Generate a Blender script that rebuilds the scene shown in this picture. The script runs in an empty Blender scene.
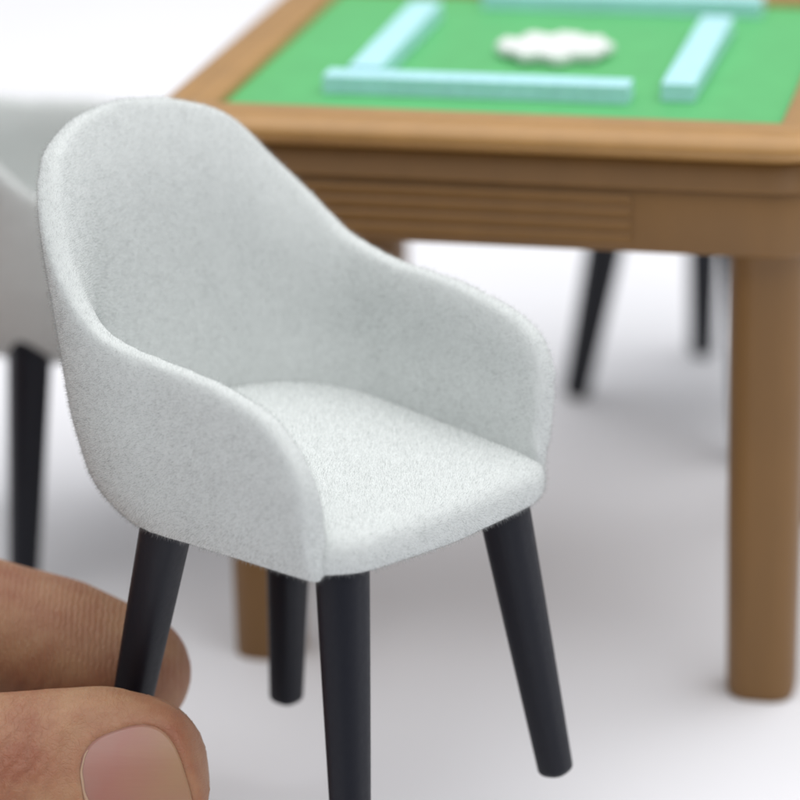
import bpy, bmesh, math, random
import numpy as np
from mathutils import Vector, Matrix, noise

# One Blender unit is one centimetre: a doll's-house scene on a white sheet.
random.seed(4); rng = np.random.default_rng(4)
C = bpy.context.scene.collection
scene = bpy.context.scene
PI = math.pi
R = math.radians

# ------------------------------------------------------------------ helpers
def tag(o, label=None, cat=None, group=None, kind=None):
    if label: o['label'] = label
    if cat: o['category'] = cat
    if group: o['group'] = group
    if kind: o['kind'] = kind
    return o

def empty(name, M=None):
    o = bpy.data.objects.new(name, None); C.objects.link(o)
    o.empty_display_size = .5
    if M is not None: o.matrix_world = M
    return o

def link(name, me, mats, parent=None, smooth=True):
    o = bpy.data.objects.new(name, me); C.objects.link(o)
    for m in (mats if isinstance(mats, (list, tuple)) else [mats]): me.materials.append(m)
    if smooth:
        me.polygons.foreach_set('use_smooth', [True]*len(me.polygons))
    if parent: o.parent = parent
    return o

def mesh_from(verts, faces, name='m'):
    me = bpy.data.meshes.new(name)
    me.from_pydata([tuple(v) for v in verts], [], faces); me.update()
    return me

def bake(me, mods):
    """apply modifiers to a mesh through the depsgraph and give the new mesh back"""
    o = bpy.data.objects.new('tmp', me); C.objects.link(o)
    for typ, props in mods:
        m = o.modifiers.new(typ, typ)
        for k, v in props.items(): setattr(m, k, v)
    dg = bpy.context.evaluated_depsgraph_get(); dg.update()
    out = bpy.data.meshes.new_from_object(o.evaluated_get(dg))
    bpy.data.objects.remove(o)
    return out

def loft(rings, cap=True):
    n = len(rings[0]); V = []; Fc = []
    for r in rings: V += [tuple(p) for p in r]
    for i in range(len(rings)-1):
        for j in range(n):
            k = (j+1) % n
            Fc.append((i*n+j, i*n+k, (i+1)*n+k, (i+1)*n+j))
    if cap:
        Fc.append(tuple(reversed(range(n)))); Fc.append(tuple((len(rings)-1)*n+j for j in range(n)))
    return V, Fc

def rrect(hx, hy, r, n=8, cx=0, cy=0):
    out = []
    for (sx, sy, a0) in ((1, 1, 0), (-1, 1, 90), (-1, -1, 180), (1, -1, 270)):
        for i in range(n+1):
            a = R(a0 + 90*i/n)
            out.append((cx+sx*(hx-r)+r*math.cos(a), cy+sy*(hy-r)+r*math.sin(a)))
    return out

def fix(me):
    bm = bmesh.new(); bm.from_mesh(me); bmesh.ops.recalc_face_normals(bm, faces=bm.faces); bm.to_mesh(me); bm.free()
    return me

# ------------------------------------------------------------------ materials
def mat(name, col, rough=.5, **kw):
    m = bpy.data.materials.new(name); m.use_nodes = True
    b = m.node_tree.nodes['Principled BSDF']
    b.inputs['Base Color'].default_value = (*col, 1); b.inputs['Roughness'].default_value = rough
    for k, v in kw.items(): b.inputs[k.replace('_', ' ')].default_value = v
    return m, m.node_tree, b

def nd(nt, typ, **kw):
    n = nt.nodes.new(typ)
    for k, v in kw.items():
        if k in n.inputs: n.inputs[k].default_value = v
        else: setattr(n, k, v)
    return n

def vary(nt, b, col, amount, scale, detail=4, coord='Object', stretch=None):
    tc = nd(nt, 'ShaderNodeTexCoord'); src = tc.outputs[coord]
    if stretch:
        mp = nd(nt, 'ShaderNodeMapping'); mp.inputs['Scale'].default_value = stretch
        nt.links.new(src, mp.inputs[0]); src = mp.outputs[0]
    nz = nd(nt, 'ShaderNodeTexNoise', Scale=scale, Detail=detail); nt.links.new(src, nz.inputs['Vector'])
    cr = nd(nt, 'ShaderNodeValToRGB')
    cr.color_ramp.elements[0].position = .3; cr.color_ramp.elements[1].position = .7
    cr.color_ramp.elements[0].color = (*[c*(1-amount) for c in col], 1)
    cr.color_ramp.elements[1].color = (*[min(1, c*(1+amount)) for c in col], 1)
    nt.links.new(nz.outputs['Fac'], cr.inputs[0]); nt.links.new(cr.outputs[0], b.inputs['Base Color'])
    return nz, src

def bump(nt, b, height, strength, dist):
    bp = nd(nt, 'ShaderNodeBump', Strength=strength, Distance=dist)
    nt.links.new(height, bp.inputs['Height'])
    nt.links.new(bp.outputs[0], b.inputs['Normal'])
    return bp

FELT = (.640, .668, .658)
M_felt, nt, b = mat('flocked_velvet', FELT, .95, Sheen_Weight=.15, Sheen_Roughness=.5, Specular_IOR_Level=.1)
nz, _ = vary(nt, b, FELT, .03, 12, 5)
nf = nd(nt, 'ShaderNodeTexNoise', Scale=34., Detail=3.); nt.links.new(_, nf.inputs['Vector']); bump(nt, b, nf.outputs['Fac'], .12, .03)
M_fibre = bpy.data.materials.new('flock_fibre'); M_fibre.use_nodes = True
nt = M_fibre.node_tree; nt.nodes.remove(nt.nodes['Principled BSDF']); out = nt.nodes['Material Output']
d1 = nd(nt, 'ShaderNodeBsdfDiffuse'); d2 = nd(nt, 'ShaderNodeBsdfTranslucent'); mx = nd(nt, 'ShaderNodeMixShader')
fc = (.745, .775, .765, 1)
d1.inputs[0].default_value = fc; d2.inputs[0].default_value = fc; mx.inputs[0].default_value = .5
nt.links.new(d1.outputs[0], mx.inputs[1]); nt.links.new(d2.outputs[0], mx.inputs[2]); tr_ = nd(nt, 'ShaderNodeBsdfTransparent'); m2_ = nd(nt, 'ShaderNodeMixShader'); m2_.inputs[0].default_value = .58   # fine flock lets light through
nt.links.new(mx.outputs[0], m2_.inputs[1]); nt.links.new(tr_.outputs[0], m2_.inputs[2]); nt.links.new(m2_.outputs[0], out.inputs[0])

M_black, nt, b = mat('black_moulded_plastic', (.006, .007, .013), .5, Specular_IOR_Level=.3)
tc = nd(nt, 'ShaderNodeTexCoord'); nz = nd(nt, 'ShaderNodeTexNoise', Scale=14., Detail=6.)
nt.links.new(tc.outputs['Object'], nz.inputs['Vector'])
mr = nd(nt, 'ShaderNodeMapRange'); mr.inputs[3].default_value = .34; mr.inputs[4].default_value = .55
nt.links.new(nz.outputs['Fac'], mr.inputs[0]); nt.links.new(mr.outputs[0], b.inputs['Roughness'])
bump(nt, b, nz.outputs['Fac'], .15, .02)

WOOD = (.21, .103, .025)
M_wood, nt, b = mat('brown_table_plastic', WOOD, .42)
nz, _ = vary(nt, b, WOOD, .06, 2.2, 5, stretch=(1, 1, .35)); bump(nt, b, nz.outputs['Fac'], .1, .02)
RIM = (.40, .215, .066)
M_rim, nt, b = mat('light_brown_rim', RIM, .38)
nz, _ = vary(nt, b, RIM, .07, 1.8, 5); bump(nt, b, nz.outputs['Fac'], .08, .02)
GRN = (.095, .45, .145)
M_green, nt, b = mat('green_playing_surface', GRN, .5)
nz, _ = vary(nt, b, GRN, .05, 3, 5)
CYN = (.49, .84, .91)
M_cyan, nt, b = mat('pale_turquoise_plastic', CYN, .35)
vary(nt, b, CYN, .04, 4)
M_white, nt, b = mat('white_plastic', (.88, .89, .88), .4)
vary(nt, b, (.88, .89, .88), .03, 6)
M_floor, nt, b = mat('white_sheet', (.84, .84, .87), .6, Specular_IOR_Level=.2)
vary(nt, b, (.84, .84, .87), .02, .10, 4)

# skin: creases across the thumb, fine ridges on the fingertip
M_skin, nt, b = mat('skin', (.50, .27, .16), .48, Subsurface_Weight=.35, Subsurface_Scale=.25, Specular_IOR_Level=.4)
b.inputs['Subsurface Radius'].default_value = (1., .35, .18)
tc = nd(nt, 'ShaderNodeTexCoord'); O = tc.outputs['Object']
n1 = nd(nt, 'ShaderNodeTexNoise', Scale=1.3, Detail=6., Roughness=.6); nt.links.new(O, n1.inputs['Vector'])
cr = nd(nt, 'ShaderNodeValToRGB'); e = cr.color_ramp.elements
e[0].position = .32; e[0].color = (.29, .110, .060, 1); e[1].position = .68; e[1].color = (.42, .235, .130, 1)
nt.links.new(n1.outputs['Fac'], cr.inputs[0]); nt.links.new(cr.outputs[0], b.inputs['Base Color'])
mp = nd(nt, 'ShaderNodeMapping'); mp.inputs['Scale'].default_value = (2.6, 2.6, 1.1)
nt.links.new(O, mp.inputs[0])
vo = nd(nt, 'ShaderNodeTexVoronoi', feature='DISTANCE_TO_EDGE', Scale=5.5)
nw = nd(nt, 'ShaderNodeTexNoise', Scale=3., Detail=4.); nt.links.new(mp.outputs[0], nw.inputs['Vector'])
va = nd(nt, 'ShaderNodeVectorMath', operation='ADD'); vs = nd(nt, 'ShaderNodeVectorMath', operation='SCALE'); vs.inputs['Scale'].default_value = .6
nt.links.new(nw.outputs['Color'], vs.inputs[0]); nt.links.new(mp.outputs[0], va.inputs[0]); nt.links.new(vs.outputs[0], va.inputs[1])
nt.links.new(va.outputs[0], vo.inputs['Vector'])
vr = nd(nt, 'ShaderNodeMapRange'); vr.inputs[1].default_value = 0; vr.inputs[2].default_value = .14
nt.links.new(vo.outputs['Distance'], vr.inputs[0])
wv = nd(nt, 'ShaderNodeTexWave', Scale=5.2, Distortion=4.5, Detail=4., wave_type='BANDS', bands_direction='X')
wv.inputs['Detail Scale'].default_value = 2.2
nt.links.new(O, wv.inputs['Vector'])
bA = nd(nt, 'ShaderNodeBump', Strength=.26, Distance=.02); nt.links.new(vr.outputs[0], bA.inputs['Height'])
bB = nd(nt, 'ShaderNodeBump', Strength=.28, Distance=.035); sx_ = nd(nt, 'ShaderNodeSeparateXYZ'); nt.links.new(O, sx_.inputs[0])
mk = nd(nt, 'ShaderNodeMapRange'); mk.inputs[1].default_value = .05; mk.inputs[2].default_value = .35; nt.links.new(sx_.outputs['Y'], mk.inputs[0])
mk2 = nd(nt, 'ShaderNodeMapRange'); mk2.inputs[1].default_value = -.55; mk2.inputs[2].default_value = -1.0; nt.links.new(sx_.outputs['X'], mk2.inputs[0])
rt_ = nd(nt, 'ShaderNodeMapping'); rt_.inputs['Rotation'].default_value = (0, 0, R(35)); nt.links.new(O, rt_.inputs[0])
wc = nd(nt, 'ShaderNodeTexWave', Scale=2.1, Distortion=5.5, Detail=3., wave_type='BANDS', bands_direction='X'); wc.inputs['Detail Scale'].default_value = 1.6
nt.links.new(rt_.outputs[0], wc.inputs['Vector'])
m1 = nd(nt, 'ShaderNodeMath', operation='MULTIPLY'); nt.links.new(wv.outputs['Fac'], m1.inputs[0]); nt.links.new(mk.outputs[0], m1.inputs[1])
m2 = nd(nt, 'ShaderNodeMath', operation='MULTIPLY'); nt.links.new(wc.outputs['Fac'], m2.inputs[0]); nt.links.new(mk2.outputs[0], m2.inputs[1])
m3 = nd(nt, 'ShaderNodeMath', operation='SUBTRACT'); m3.inputs[0].default_value = 1; nt.links.new(mk.outputs[0], m3.inputs[1])
m4 = nd(nt, 'ShaderNodeMath', operation='MULTIPLY'); nt.links.new(m2.outputs[0], m4.inputs[0]); nt.links.new(m3.outputs[0], m4.inputs[1])
m5 = nd(nt, 'ShaderNodeMath', operation='MULTIPLY_ADD'); nt.links.new(m4.outputs[0], m5.inputs[0]); m5.inputs[1].default_value = 1.6; nt.links.new(m1.outputs[0], m5.inputs[2])
nt.links.new(m5.outputs[0], bB.inputs['Height']); nt.links.new(bA.outputs[0], bB.inputs['Normal'])
n3 = nd(nt, 'ShaderNodeTexNoise', Scale=26., Detail=5.); nt.links.new(O, n3.inputs['Vector'])
bC = nd(nt, 'ShaderNodeBump', Strength=.25, Distance=.015); nt.links.new(n3.outputs['Fac'], bC.inputs['Height']); nt.links.new(bB.outputs[0], bC.inputs['Normal'])
nt.links.new(bC.outputs[0], b.inputs['Normal'])

M_nail, nt, b = mat('nail', (.52, .28, .2), .40, Subsurface_Weight=.3, Subsurface_Scale=.15, Coat_Weight=.12, Coat_Roughness=.2)
b.inputs['Subsurface Radius'].default_value = (1., .4, .3)
tc = nd(nt, 'ShaderNodeTexCoord'); n1 = nd(nt, 'ShaderNodeTexNoise', Scale=1.6, Detail=3.)
nt.links.new(tc.outputs['Object'], n1.inputs['Vector'])
sp = nd(nt, 'ShaderNodeSeparateXYZ'); nt.links.new(tc.outputs['Object'], sp.inputs[0])
ma = nd(nt, 'ShaderNodeMath', operation='MULTIPLY_ADD'); nt.links.new(n1.outputs['Fac'], ma.inputs[0]); ma.inputs[1].default_value = 1.1; nt.links.new(sp.outputs['X'], ma.inputs[2])
cr = nd(nt, 'ShaderNodeValToRGB'); e = cr.color_ramp.elements
mr = nd(nt, 'ShaderNodeMapRange'); mr.inputs[1].default_value = 0.; mr.inputs[2].default_value = 1.2; nt.links.new(ma.outputs[0], mr.inputs[0])
e[0].position = .0; e[0].color = (.34, .18, .145, 1); e[1].position = 1.; e[1].color = (.37, .215, .12, 1)
x = e.new(.34); x.color = (.35, .155, .12, 1); x = e.new(.66); x.color = (.36, .185, .12, 1)
nt.links.new(mr.outputs[0], cr.inputs[0]); nt.links.new(cr.outputs[0], b.inputs['Base Color'])
wv = nd(nt, 'ShaderNodeTexNoise', Scale=3., Detail=4.)
mp = nd(nt, 'ShaderNodeMapping'); mp.inputs['Scale'].default_value = (.5, 5, 1); mp.inputs['Rotation'].default_value = (0, 0, R(-17)); nt.links.new(tc.outputs['Object'], mp.inputs[0]); nt.links.new(mp.outputs[0], wv.inputs['Vector'])
bump(nt, b, wv.outputs['Fac'], .08, .03)
M_cut, nt, b = mat('dry_cuticle', (.42, .27, .18), .5, Subsurface_Weight=.2, Subsurface_Scale=.1)

# ------------------------------------------------------------------ camera
PITCH = math.atan(1200/3500)
CAMZ = 16.6
cam = bpy.data.cameras.new('camera'); co = bpy.data.objects.new('camera', cam); C.objects.link(co)
co.location = (0, 0, CAMZ); co.rotation_euler = (PI/2 - PITCH, 0, 0)
cam.sensor_width = 36; cam.lens = 36*3500/800; cam.clip_start = 1; cam.clip_end = 2000
scene.camera = co
cam.dof.use_dof = True
cam.dof.focus_distance = 34.9
cam.dof.aperture_fstop = .19

# ------------------------------------------------------------------ the armchair
def smooth_curve(x, xs, ys):
    xx = np.linspace(xs[0], xs[-1], 400); yy = np.interp(xx, xs, ys)
    k = np.hanning(91); k /= k.sum()
    yp = np.pad(yy, 45, mode='reflect', reflect_type='odd'); yy = np.convolve(yp, k, 'valid')
    return np.interp(x, xx, yy)

FRONT = 1.42
def shell_point(t, v):
    """t: -1..1 along the rim from one arm front round the back to the other, v: 0 bottom .. 1 rim"""
    s = abs(t); sg = 1 if t >= 0 else -1
    ts = .52
    if s > ts:
        q = (s-ts)/(1-ts); q = 1-(1-q)**1.5
        yl = q; phi = 90.
    else:
        yl = 0.; phi = 90*s/ts
    # height of the rim
    if s > ts:
        y0 = -.55 + yl*(FRONT+.55)
        H = float(smooth_curve(y0, [-.55, .2, .8, FRONT+.01], [2.14, 2.06, 1.90, 1.62]))
        if y0 > .62:
            k = (y0-.62)/(FRONT-.62); H = 1.0 + (H-1.0)*math.sqrt(max(0, 1-k**(2.8 if t > 0 else 6.0)))
        Hc = H
    else:
        Hc = float(smooth_curve(phi, [0, 18, 35, 52, 72, 90], [4.04, 3.96, 3.74, 3.05, 2.32, 2.14]))
    z = .06 + (Hc-.06)*v
    g = min(1, z/4.0)
    gb = g**.6
    low = max(0, 1 - z/.6)**2          # tuck in towards the underside
    a = 1.78 + .14*min(1, z/1.2) - .14*low
    yc = -.45 - .35*gb
    rb = 1.74 + .61*gb - .45*low
    n = 2.5
    if s > ts:
        x = a; y = yc + yl*(FRONT-yc)
        x += .05*yl
    else:
        p = R(phi); bk = 1-phi/90
        x = (a+.34*g*math.sin(PI*min(1, bk*1.25)))*math.sin(p)**(2/n); y = yc - rb*math.cos(p)**(2/n)
    # the top of the back rolls outwards
    fl = max(0, v-.55)/.45; fl = .10*fl*fl*min(1, max(0, (Hc-2.2)/1.2))
    if s <= ts:
        p = R(phi); x += fl*math.sin(p); y -= fl*math.cos(p)
    return (sg*x, y, z*(1-.120*max(.1, 1-z/3.6)*sg*x))

def fibres(me, density, length, width, seed=1, zmin=-9):
    """short flock standing on the surface: returns a mesh of the surface plus thin fibres"""
    g = np.random.default_rng(seed)
    me.calc_loop_triangles()
    nv = len(me.vertices)
    co_ = np.empty(nv*3); me.vertices.foreach_get('co', co_); co_ = co_.reshape(-1, 3)
    no_ = np.empty(nv*3); me.vertices.foreach_get('normal', no_); no_ = no_.reshape(-1, 3)
    tr = np.empty(len(me.loop_triangles)*3, dtype=np.int32); me.loop_triangles.foreach_get('vertices', tr); tr = tr.reshape(-1, 3)
    A, B_, D = co_[tr[:, 0]], co_[tr[:, 1]], co_[tr[:, 2]]
    ar = np.linalg.norm(np.cross(B_-A, D-A), axis=1)/2
    N = int(ar.sum()*density)
    idx = g.choice(len(tr), N, p=ar/ar.sum())
    u = g.random((N, 2)); fl = u.sum(1) > 1; u[fl] = 1-u[fl]
    w0 = 1-u.sum(1)
    P = A[idx]*w0[:, None] + B_[idx]*u[:, :1] + D[idx]*u[:, 1:]
    Nn = no_[tr[idx, 0]]*w0[:, None] + no_[tr[idx, 1]]*u[:, :1] + no_[tr[idx, 2]]*u[:, 1:]
    Nn /= np.linalg.norm(Nn, axis=1)[:, None]+1e-9
    # the nap: a slowly wandering lean plus a random one
    lean = np.zeros((N, 3))
    for f, am in ((1.1, .15), (4.5, .2), (11., .16)):
        for k in range(3):
            ph = g.random(3)*6.28; dr = g.normal(size=(3, 3))*f
            lean[:, k] += am*np.sin(P@dr[0]+ph[0]+1.3*np.sin(P@dr[1]+ph[1]))*np.cos(P@dr[2]+ph[2])
    lean += g.normal(size=(N, 3))*.19
    Dv = Nn + lean - (lean*Nn).sum(1)[:, None]*Nn*.9
    Dv /= np.linalg.norm(Dv, axis=1)[:, None]
    L = length*np.where(g.random(N) < .85, .30+.15*g.random(N), .8+.5*g.random(N)); Wd = width*np.where(L > length*.6, 1.5, 1.)[:, None]
    rv = g.normal(size=(N, 3)); T = np.cross(Dv, rv); T /= np.linalg.norm(T, axis=1)[:, None]+1e-9
    v0 = P - T*Wd/2 - Nn*.004; v1 = P + T*Wd/2 - Nn*.004
    v2 = P + Dv*L[:, None]
    FV = np.stack([v0, v1, v2], 1).reshape(-1, 3)
    # surface polygons
    npoly = len(me.polygons); nl = len(me.loops)
    lv = np.empty(nl, dtype=np.int32); me.loops.foreach_get('vertex_index', lv)
    ls = np.empty(npoly, dtype=np.int32); me.polygons.foreach_get('loop_start', ls)
    out = bpy.data.meshes.new('flocked')
    out.vertices.add(nv+3*N); out.vertices.foreach_set('co', np.concatenate([co_, FV]).ravel())
    out.loops.add(nl+3*N); out.loops.foreach_set('vertex_index', np.concatenate([lv, np.arange(3*N, dtype=np.int32)+nv]))
    out.polygons.add(npoly+N)
    out.polygons.foreach_set('loop_start', np.concatenate([ls, nl+3*np.arange(N, dtype=np.int32)]))
    mi = np.concatenate([np.zeros(npoly, dtype=np.int32), np.ones(N, dtype=np.int32)])
    out.update(calc_edges=True)
    out.polygons.foreach_set('material_index', mi)
    out.polygons.foreach_set('use_smooth', np.ones(npoly+N, dtype=bool))
    nn = Nn + Dv*.08; nn /= np.linalg.norm(nn, axis=1)[:, None]
    VN = np.concatenate([no_, np.repeat(nn, 3, axis=0)])
    out.normals_split_custom_set_from_vertices(VN.tolist())
    return out

def chair_shell():
    NT, NV = 170, 56
    P = np.array([[shell_point(-1+2*i/NT, j/NV) for j in range(NV+1)] for i in range(NT+1)])
    du = np.gradient(P, axis=0); dv = np.gradient(P, axis=1)
    n = np.cross(du, dv); n /= np.linalg.norm(n, axis=2)[..., None]+1e-9
    cen = P - np.array([0, -.3, 0]); cen[..., 2] = 0
    if (n*cen).sum() < 0: n = -n
    tt = np.abs(np.linspace(-1, 1, NT+1))[:, None]
    back = np.clip((.56-tt)/.30, 0, 1); back = back*back*(3-2*back)
    ztop = P[:, -1, 2][:, None]; h = ztop - P[..., 2]
    reach = .40 + .75*back                      # how far below the rim the inside starts to roll over
    k = np.clip(1-h/reach, 0, 1)
    inner = .16 + .14*back - (.08+.12*back)*k**2.2
    outer = .165 - .04*k**3
    A = P + n*outer[..., None]; B = P - n*inner[..., None]
    V = np.concatenate([A.reshape(-1, 3), B.reshape(-1, 3)]); off = (NT+1)*(NV+1); Fc = []
    ix = lambda i, j: i*(NV+1)+j
    for i in range(NT):
        for j in range(NV):
            q = (ix(i, j), ix(i+1, j), ix(i+1, j+1), ix(i, j+1)); Fc.append(q); Fc.append(tuple(off+v for v in reversed(q)))
        for j in (0, NV):
            Fc.append((ix(i, j), ix(i+1, j), off+ix(i+1, j), off+ix(i, j)))
    for i in (0, NT):
        for j in range(NV): Fc.append((ix(i, j), ix(i, j+1), off+ix(i, j+1), off+ix(i, j)))
    me = fix(mesh_from(V, Fc))
    return bake(me, [('REMESH', dict(mode='VOXEL', voxel_size=.05)), ('SMOOTH', dict(iterations=12, factor=.5))])

def chair_cushion():
    # outline of the seat: bowed front, rounded back, slightly inside the shell
    def outline(inset, z):
        pts = []; a = 1.97-inset; f = 1.63-inset; yc = -.6; rb = 1.62-inset
        for i in range(60):          # front edge, from +x to -x
            u = -1+2*i/59
            x = -a*u; pts.append((x, f - .0 + .10*(1-u*u) - .25*max(0, abs(u)-.72)**2/.078))
        for i in range(1, 25): pts.append((-a, f-.25 + (yc-f+.25)*i/25))
        for i in range(81):
            p = R(-90+180*i/80)
            x = a*math.copysign(abs(math.sin(p))**(2/2.4), math.sin(p)); y = yc-rb*abs(math.cos(p))**(2/2.4)
            pts.append((x, y))
        for i in range(1, 25): pts.append((a, yc + (f-.25-yc)*i/25))
        return [(x, y, z) for x, y in pts]
    rings = []
    rb_, rt = .12, .20
    for k in range(6):
        an = R(90*k/5); rings.append(outline(rb_*(1-math.sin(an)), .0+rb_*(1-math.cos(an))))
    for k in range(1, 4): rings.append(outline(0, .12+.12*k/3))
    for k in range(1, 9):
        an = R(90*k/8); rings.append(outline(rt*(1-math.cos(an)), .24+rt*math.sin(an)))
    def crown(r, s):
        cx, cy = 0, -.1
        return [(cx+(x-cx)*s, cy+(y-cy)*s, .44+.06*(1-s**4)) for x, y, z in r]
    last = rings[-1]
    for s in (.95, .9, .8, .7, .6, .5, .4, .3, .2, .1, .03): rings.append(crown(last, s))
    def sit(p):      # the seat rises towards the back and lies a touch lower on one side
        x, y, z = p; k = max(0, min(1, z/.44))
        x = x*(.945 if x > 0 else 1)
        return (x, y, (z + k*(.03+.33*(1.6-y)/3.2))*(1-.05*x) + .05*max(0, -x)*(1-k)*max(0, min(1, (y+1)/2)) + .03)
    rings = [[sit(p) for p in r_] for r_ in rings]
    V, Fc = loft(rings)
    me = mesh_from(V, Fc)
    return bake(fix(me), [('REMESH', dict(mode='VOXEL', voxel_size=.055)), ('SMOOTH', dict(iterations=6, factor=.5))])

def leg_mesh(top, foot):
    top = Vector(top); foot = Vector(foot); ax = (foot-top).normalized()
    top = top - ax*.35
    L = (foot-top).length
    ex = Vector((1, 0, 0)); ex = (ex-ax*ex.dot(ax)).normalized(); ey = ax.cross(ex)
    rings = []
    def ring(d, r):
        out = []
        for i in range(40):
            a = 2*PI*i/40; c, s = math.cos(a), math.sin(a); n = 2.9
            k = (abs(c)**n+abs(s)**n)**(-1/n)
            out.append(top+ax*d+(ex*c+ey*s)*r*k)
        return out
    r0, r1 = .262, .178
    for i in range(14):
        d = (L-.09)*i/13; rings.append(ring(d, r0+(r1-r0)*(i/13)**1.1))
    for k in range(1, 7):
        an = R(90*k/6); rings.append(ring(L-.09+.09*math.sin(an), r1-.09*(1-math.cos(an))))
    V, Fc = loft(rings)
    return fix(mesh_from(V, Fc))

LEGS = [((1.366, 1.304, .05), (1.767, 1.877, -2.998)), ((-1.366, 1.304, .05), (-1.767, 1.877, -2.998)),
        ((1.575-.05, -.974, .05), (1.356+.05, -1.753, -2.998)), ((-1.30, -1.70, .05), (-1.356-.05, -1.753, -2.998))]

DENS = 7500
def make_chair():
    root = empty('armchair')
    link('shell', fibres(chair_shell(), DENS, .052, .0036, 1), [M_felt, M_fibre], root, smooth=False)
    link('seat_cushion', fibres(chair_cushion(), DENS, .052, .0036, 2), [M_felt, M_fibre], root, smooth=False)
    for t, f in LEGS: link('leg', leg_mesh(t, f), M_black, root)   # near front, far front, near rear, far rear
    return root

def copy_tree(o):
    c = o.copy(); C.objects.link(c)
    for ch in list(o.children):
        d = ch.copy(); C.objects.link(d); d.parent = c
    return c

SC = .95
def pose(rz, rx, ry, T):
    return Matrix.Translation(T) @ Matrix.Rotation(R(rz), 4, 'Z') @ Matrix.Rotation(R(rx), 4, 'X') @ Matrix.Rotation(R(ry), 4, 'Y') @ Matrix.Scale(SC, 4)
def near(T):     # same view, a little closer to the lens
    return (T[0]*SC, T[1]*SC, CAMZ+(T[2]-CAMZ)*SC)

GRP = 'pale grey flocked armchairs with black legs'
chair = make_chair()
chair.matrix_world = pose(-128.986, .643, -3.536, near((-.749, 35.218, 3.23)))
tag(chair, 'pale grey velvety armchair in sharp focus, pinched by one black leg between two fingers', 'chair', GRP)
FOOT = 2.998*SC
leg_near_rear = [c for c in chair.children if c.name.startswith('leg')][2].data
c2 = copy_tree(chair); c2.matrix_world = pose(-70, 0, 0, (-3.56, 43, FOOT*1.08)) @ Matrix.Scale(1.08, 4)
for ch in c2.children:      # this copy's near rear leg stands straighter than the others
    if ch.name.startswith('leg') and ch.data == leg_near_rear:
        ch.data = leg_mesh((1.525, -1.60, .05), (1.406, -1.753, -2.998)); ch.data.materials.append(M_black)
        ch.data.polygons.foreach_set('use_smooth', [True]*len(ch.data.polygons))
tag(c2, 'blurred pale grey armchair cut off by the left edge of the photo', 'chair', GRP)
c3 = copy_tree(chair); c3.matrix_world = pose(224, 0, 0, (4.80, 48.35, FOOT*1.05)) @ Matrix.Scale(1.05, 4)
tag(c3, 'blurred armchair behind the table, only its thin black legs showing below the apron', 'chair', GRP)

# ------------------------------------------------------------------ the table
YAW = R(12.2)
TB = empty('game_table'); S_ = 5.95; OUT = 3.98
leg_fr = Vector((4.26, 37.9, 0))
w = Vector((math.cos(YAW), -math.sin(YAW), 0)); dd = Vector((math.sin(YAW), math.cos(YAW), 0))
TC = leg_fr - w*S_/2 + dd*S_/2
TC = TC - w*.15
TM = Matrix.Translation(TC+w*OUT) @ Matrix.Rotation(-YAW, 4, 'Z') @ Matrix.Rotation(R(-.85), 4, 'Y') @ Matrix.Translation((-OUT, 0, 0))
TB.matrix_world = TM
tag(TB, 'square brown table with rounded corners, green playing surface and ribbed apron', 'table')
TOP = 6.95
def slab(profile, rfac=.78, hx=OUT, inner=None):
    """profile: (outset from the edge line, z)"""
    rings = []
    for o_, z in profile:
        rings.append([(x, y, z) for x, y in rrect(hx+o_, hx+o_, max(.05, rfac+o_), 10)])
    return loft(rings, cap=False)
# rim: a frame, bullnose outside, lip inside
prof = []
IN = -.74
prof += [(IN, TOP-.14), (IN, TOP-.02), (IN+.03, TOP+.0), (-.46, TOP+.015), (-.40, TOP+.01), (-.385, TOP-.03), (-.36, TOP-.03), (-.34, TOP-.005)]
for k in range(0, 17):
    a = R(90-180*k/16); prof.append((-.32+.32*math.cos(a), TOP-.172+.168*math.sin(a)))
prof += [(-.22, TOP-.34), (-.30, TOP-.345)]
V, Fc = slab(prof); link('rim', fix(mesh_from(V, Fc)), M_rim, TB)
# frieze below the rim and the ledge
V, Fc = slab([(-.22, TOP-.335), (-.19, TOP-.36), (-.19, TOP-.60), (-.15, TOP-.63), (-.15, TOP-.66), (-.22, TOP-.675), (-.4, TOP-.68)])
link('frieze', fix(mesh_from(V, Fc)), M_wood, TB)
AP0, AP1 = TOP-.672, TOP-1.42
V, Fc = slab([(-.23, AP0), (-.22, AP0-.04), (-.22, AP1+.05), (-.25, AP1), (-.50, AP1), (-.52, AP1+.5)])
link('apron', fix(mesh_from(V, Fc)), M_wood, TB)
# reeded drawer fronts on each side
for k in range(4):
    MB = Matrix.Rotation(PI/2*k, 4, 'Z')
    x0, x1 = -2.5, 1.66; n = 4; zs = np.linspace(AP1+.07, AP0-.07, n*8+1); V = []; Fc = []
    yb = -(OUT-.22)
    for x in (x0, x1):
        for i, z in enumerate(zs):
            ph = (i/8) % 1; d = .035*math.sin(PI*ph)**.8 if 0 < i < len(zs)-1 else 0
            V.append((x, yb-.012-d, z))
    m_ = len(zs)
    for i in range(m_-1): Fc.append((i, i+1, m_+i+1, m_+i))
    Fc.append(tuple(range(m_))[::-1]); Fc.append(tuple(range(m_, 2*m_)))
    V = [tuple(MB @ Vector(v)) for v in V]
    link('drawer_front', fix(mesh_from(V, Fc)), M_wood, TB, smooth=False)
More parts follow.
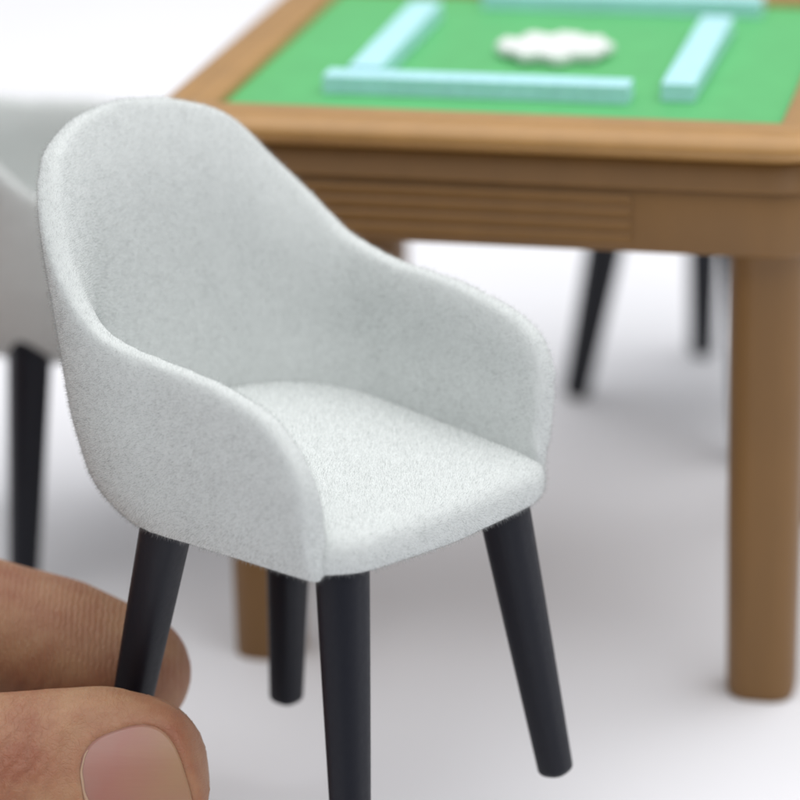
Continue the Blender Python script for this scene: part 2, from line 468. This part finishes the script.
# green surface
hx = OUT+IN+.02
link('playing_surface', mesh_from([(-hx, -hx, TOP-.12), (hx, -hx, TOP-.12), (hx, hx, TOP-.12), (-hx, hx, TOP-.12)], [(0, 1, 2, 3)]), M_green, TB)
link('underside', mesh_from([(-hx, -hx, AP1+.35), (hx, -hx, AP1+.35), (hx, hx, AP1+.35), (-hx, hx, AP1+.35)], [(0, 3, 2, 1)]), M_wood, TB)
for sx in (-1, 1):
    for sy in (-1, 1):
        rings = []
        cx, cy = sx*S_/2+.15, sy*S_/2
        zt = AP1+.34
        for z, r in ((zt, .49), (AP1-.02, .49), (AP1-.05, .46), (AP1-.10, .445), (2.5, .425), (.12, .405), (.05, .39), (-.01, .35), (-.02, .30), (-.2, .28)):
            rings.append([(x, y, z) for x, y in rrect(r, r, r*.72, 8, cx, cy)])
        V, Fc = loft(rings); link('leg', fix(mesh_from(V, Fc)), M_wood, TB)

# walls of tiles on the green surface, set like a pinwheel (table coordinates)
SURF = TOP-.12
def tile_wall(label, cx, cy, length, along_x):
    t = empty('tile_wall', TM @ Matrix.Translation((cx, cy, SURF)) @ Matrix.Rotation(0 if along_x else PI/2, 4, 'Z'))
    tag(t, label, 'tile wall', 'turquoise tile walls on the green surface')
    bm = bmesh.new()
    h = .11; wd = .195; n = 17; dx = length/n
    rings = []
    for i in range(n):
        x0 = -length/2+i*dx; x1 = x0+dx-.0015
        for layer in range(2):
            z0 = .002+layer*h; z1 = z0+h-.006
            jy = random.uniform(-.003, .003)
            r = bmesh.ops.create_cube(bm, size=1)
            bmesh.ops.scale(bm, vec=(x1-x0, wd*2, z1-z0), verts=r['verts'])
            bmesh.ops.translate(bm, vec=((x0+x1)/2, jy, (z0+z1)/2), verts=r['verts'])
    bmesh.ops.bevel(bm, geom=list(bm.edges), offset=.006, segments=1, affect='EDGES')
    me = bpy.data.meshes.new('tiles'); bm.to_mesh(me); bm.free()
    link('tiles', me, M_cyan, t, smooth=False)
TW = 3.6
tile_wall('near turquoise wall of tiles, parallel to the front rim of the table', -.42, -2.02, TW, True)
tile_wall('right-hand turquoise wall of tiles running away from the viewer beside the right rim', 1.92, -.2, TW, False)
tile_wall('far turquoise wall of tiles at the top edge of the photo, behind the white heap', .55, 2.75, TW, True)
tile_wall('left-hand turquoise wall of tiles whose near end meets the near wall', -1.84, .12, TW, False)

# white heap in the middle
bm = bmesh.new()
for i in range(60):
    a = random.uniform(0, 2*PI); r = .68*math.sqrt(random.random())
    if i < 9: a = 2*PI*i/9; r = .56
    else: r *= .62
    q = bmesh.ops.create_cube(bm, size=1)
    M = Matrix.Translation((r*math.cos(a), r*math.sin(a)*.85, .07+random.uniform(0, .03))) @ Matrix.Rotation(random.uniform(0, PI), 4, 'Z') @ Matrix.Rotation(random.uniform(-.03, .03), 4, 'X')
    bmesh.ops.scale(bm, vec=(.36, .26, .13), verts=q['verts']); bmesh.ops.transform(bm, matrix=M, verts=q['verts'])
bmesh.ops.bevel(bm, geom=list(bm.edges), offset=.03, segments=2, affect='EDGES')
me = bpy.data.meshes.new('heap'); bm.to_mesh(me); bm.free()
heap = link('tile_heap', me, M_white, None, smooth=False)
heap.matrix_world = TM @ Matrix.Translation((.12, .1, SURF+.002))
tag(heap, 'low oval heap of white tiles in the middle of the green surface', 'tile heap')

# ------------------------------------------------------------------ the hand
# axes of the hand: u along the finger, v up across it, w away; origin where the chair leg is pinched
RT = Vector((1, 0, 0)); FW = Vector((0, math.cos(PITCH), -math.sin(PITCH))); UP = Vector((0, math.sin(PITCH), math.cos(PITCH)))
HO = Vector(near((-2.88, 34.98, 1.15)))
HM = Matrix((( *RT, ), ( *UP, ), ( *FW, ))).transposed().to_4x4(); HM.translation = HO

_b = bmesh.new(); bmesh.ops.create_icosphere(_b, subdivisions=3, radius=1)
BALL_V = np.array([v.co[:] for v in _b.verts]); BALL_F = np.array([[v.index for v in f.verts] for f in _b.faces]); _b.free()
def chain(acc, pts, flat=1.0):
    for i in range(len(pts)-1):
        a, b_ = np.array(pts[i], float), np.array(pts[i+1], float)
        n = max(2, int(np.linalg.norm(b_[:3]-a[:3])/.16))
        for k in range(n+1):
            f = k/n; c = a+(b_-a)*f
            acc.append(BALL_V*c[3]*np.array([1, 1, flat])+c[:3])

bm = []
TW_ = -.90
chain(bm, [(-.30, -.72, TW_, .96), (-1.4, -.83, TW_-.05, 1.0), (-2.3, -.92, -1.05, 1.02), (-3.4, -.95, -1.05, .98), (-5.2, -.7, -.75, 1.2), (-8.0, -.3, .3, 1.4)], .80)
chain(bm, [(-.30, -.72, TW_, .96), (.08, -.58, TW_, .74), (.13, -.80, TW_, .72), (-.1, -.95, TW_, .80)], .88)
chain(bm, [(-.14, .22, .84, .68), (-.9, .50, .86, .75), (-1.43, .62, .92, .76), (-2.3, .85, 1.05, .78), (-4.3, 1.15, 1.5, .88), (-6.0, .9, 1.5, .88), (-8.5, .5, 1.6, 1.1)])
chain(bm, [(-1.35, .0, 2.1, .62), (-2.7, .5, 2.4, .72), (-4.9, .95, 2.7, .86), (-8.8, .5, 2.9, 1.1)])
chain(bm, [(-2.6, .25, 3.5, .58), (-3.8, .65, 3.7, .68), (-5.7, 1.15, 4.1, .8), (-9.1, .9, 4.2, 1.05)])
chain(bm, [(-3.9, .7, 4.8, .5), (-4.8, .95, 5.0, .58), (-6.3, 1.4, 5.3, .66), (-9.3, 1.3, 5.3, .95)])
for m_ in ((-8.5, .5, 1.6), (-8.8, .5, 2.9), (-9.1, .9, 4.2), (-9.3, 1.3, 5.3)):
    chain(bm, [(*m_, 1.1), (-15, 1.2, 3.0+(m_[2]-3)*.4, 1.35)])
chain(bm, [(-8, -.3, .3, 1.4), (-13.5, .8, 2.4, 1.5)])
chain(bm, [(-14.5, 1.2, 3., 1.7), (-23, 2.2, 4., 2.3)])
chain(bm, [(-14.5, 1.2, 3.8, 1.6), (-23, 2.2, 5., 2.3)])
nb = len(BALL_V); me = bpy.data.meshes.new('body')
me.from_pydata(np.concatenate(bm).tolist(), [], np.concatenate([BALL_F+i*nb for i in range(len(bm))]).tolist())
me = bake(me, [('REMESH', dict(mode='VOXEL', voxel_size=.065)), ('SMOOTH', dict(iterations=12, factor=.5))])

NA = R(17); NC = (.13, -.76); NL, NW = .49, .60
def nail_ab(u, v):
    du, dv = u-NC[0], v-NC[1]
    return du*math.cos(NA)+dv*math.sin(NA), -du*math.sin(NA)+dv*math.cos(NA)
def nail_w(a, b_):
    return TW_ - .74*math.sqrt(max(.02, 1-(b_/1.02)**2)) + .10*(a+.55)**2 - .015
def nail_r(a, b_):
    return ((abs(a)/NL)**3.0 + (abs(b_)/NW)**3.0)**(1/3.0)
def sstep(x, a, b_):
    x = max(0, min(1, (x-a)/(b_-a))); return x*x*(3-2*x)
cos_ = [list(v.co) for v in me.vertices]; nos_ = [v.normal.copy() for v in me.vertices]
for q, n_ in zip(cos_, nos_):
    if q[0] > -3 and q[2] < TW_+.1:
        a, b_ = nail_ab(q[0], q[1]); r = nail_r(a, b_)
        if r < 1.7:
            W = nail_w(a, b_)
            if r < 1.0: t = W+.016
            else:
                lift = .035*math.exp(-((r-1.14)/.13)**2) * (1 if a < .35 else .35)
                t = W + .016*(1-sstep(r, 1, 1.05)) - lift
            f = 1-sstep(r, 1.15, 1.65)
            q[2] = q[2]*(1-f) + t*f
    x, y, z = q
    if x > -4 and z < TW_+.5 and y < .4:      # knuckle wrinkles on the thumb
        wr = 0
        for xc, sl in ((-.78, .10), (-.98, -.05), (-1.2, .12), (-1.42, 0), (-1.7, .1)):
            wr -= .018*math.exp(-((x-xc-sl*(y+.7)-.06*math.sin(5*y+xc*9))/.035)**2)*sstep(-y, -.1, .25)
        q[0] += n_.x*wr; q[1] += n_.y*wr; q[2] += n_.z*wr
me.vertices.foreach_set('co', np.array(cos_).ravel()); me.update()
person = link('person', me, M_skin, None)
person.matrix_world = HM
tag(person, 'hand reaching in from the left, thumb and forefinger pinching the leg of the grey chair', 'person')
V = []; Fc = []; na, nr = 72, 16
V.append((0, 0))
for j in range(1, nr+1):
    for i in range(na):
        th = 2*PI*i/na; c_, s_ = math.cos(th), math.sin(th)
        k = (abs(c_)**3+abs(s_)**3)**(-1/3) * j/nr*1.03
        V.append((c_*k*NL, s_*k*NW))
P3 = []
for a, b_ in V:
    u = NC[0]+a*math.cos(NA)-b_*math.sin(NA); v = NC[1]+a*math.sin(NA)+b_*math.cos(NA)
    P3.append((u, v, nail_w(a, b_)))
for i in range(na): Fc.append((0, 1+(i+1) % na, 1+i))
for j in range(nr-1):
    for i in range(na):
        a0 = 1+j*na+i; a1 = 1+j*na+(i+1) % na; Fc.append((a0, a1, a1+na, a0+na))
nm = bake(fix(mesh_from(P3, Fc)), [('SOLIDIFY', dict(thickness=.03, offset=0))])
link('nail', nm, M_nail, person)

# pale dry edge of skin along the root of the nail
rings = []; NS = 40
for i in range(NS+1):
    th = R(128) + R(118)*i/NS; c_, s_ = math.cos(th), math.sin(th)
    k = (abs(c_)**3+abs(s_)**3)**(-1/3)*(1.0+.005*math.sin(i*1.1))
    a, b_ = c_*k*NL, s_*k*NW
    u = NC[0]+a*math.cos(NA)-b_*math.sin(NA); v = NC[1]+a*math.sin(NA)+b_*math.cos(NA)
    rr = .013*math.sin(PI*i/NS)**.5*(.8+.2*math.sin(i*.9)) + .002
    w_ = nail_w(a, b_)-.018
    d = Vector((c_*k, s_*k, 0)).normalized()
    rings.append([(u+d.x*rr*math.cos(q)*1.5, v+d.y*rr*math.cos(q)*1.5, w_+rr*math.sin(q)*.8) for q in [2*PI*j/10 for j in range(10)]])
V, Fc = loft(rings); link('cuticle', fix(mesh_from(V, Fc)), M_cut, person)

# ------------------------------------------------------------------ ground and light
gm = mesh_from([(-400, -100, 0), (400, -100, 0), (400, 700, 0), (-400, 700, 0)], [(0, 1, 2, 3)])
tag(link('ground', gm, M_floor, None, smooth=False), kind='structure')

world = bpy.data.worlds.new('World'); scene.world = world; world.use_nodes = True
wt = world.node_tree; bg = wt.nodes['Background']
tc = nd(wt, 'ShaderNodeTexCoord'); dp = nd(wt, 'ShaderNodeVectorMath', operation='DOT_PRODUCT'); dp.inputs[1].default_value = (.45, .75, .48)
wt.links.new(tc.outputs['Generated'], dp.inputs[0])
mr = nd(wt, 'ShaderNodeMapRange'); mr.inputs[1].default_value = -1; mr.inputs[2].default_value = 1; mr.inputs[3].default_value = .17; mr.inputs[4].default_value = .48
wt.links.new(dp.outputs['Value'], mr.inputs[0]); wt.links.new(mr.outputs[0], bg.inputs[1])
bg.inputs[0].default_value = (.95, .96, 1, 1)

def area(name, loc, target, size, power, col=(1, 1, 1)):
    l = bpy.data.lights.new(name, 'AREA'); l.shape = 'RECTANGLE'; l.size, l.size_y = size; l.energy = power; l.color = col
    o = bpy.data.objects.new(name, l); C.objects.link(o); o.location = loc
    o.rotation_euler = (Vector(target)-Vector(loc)).to_track_quat('-Z', 'Y').to_euler()
    return o
area('softbox', (14, 28, 92), (6, 30, 0), (180, 160), 178000)

scene.render.engine = 'CYCLES'
scene.cycles.max_bounces = 8; scene.cycles.transparent_max_bounces = 24
scene.view_settings.view_transform = 'Standard'; scene.view_settings.look = 'None'
scene.view_settings.exposure = 0; scene.view_settings.gamma = 1
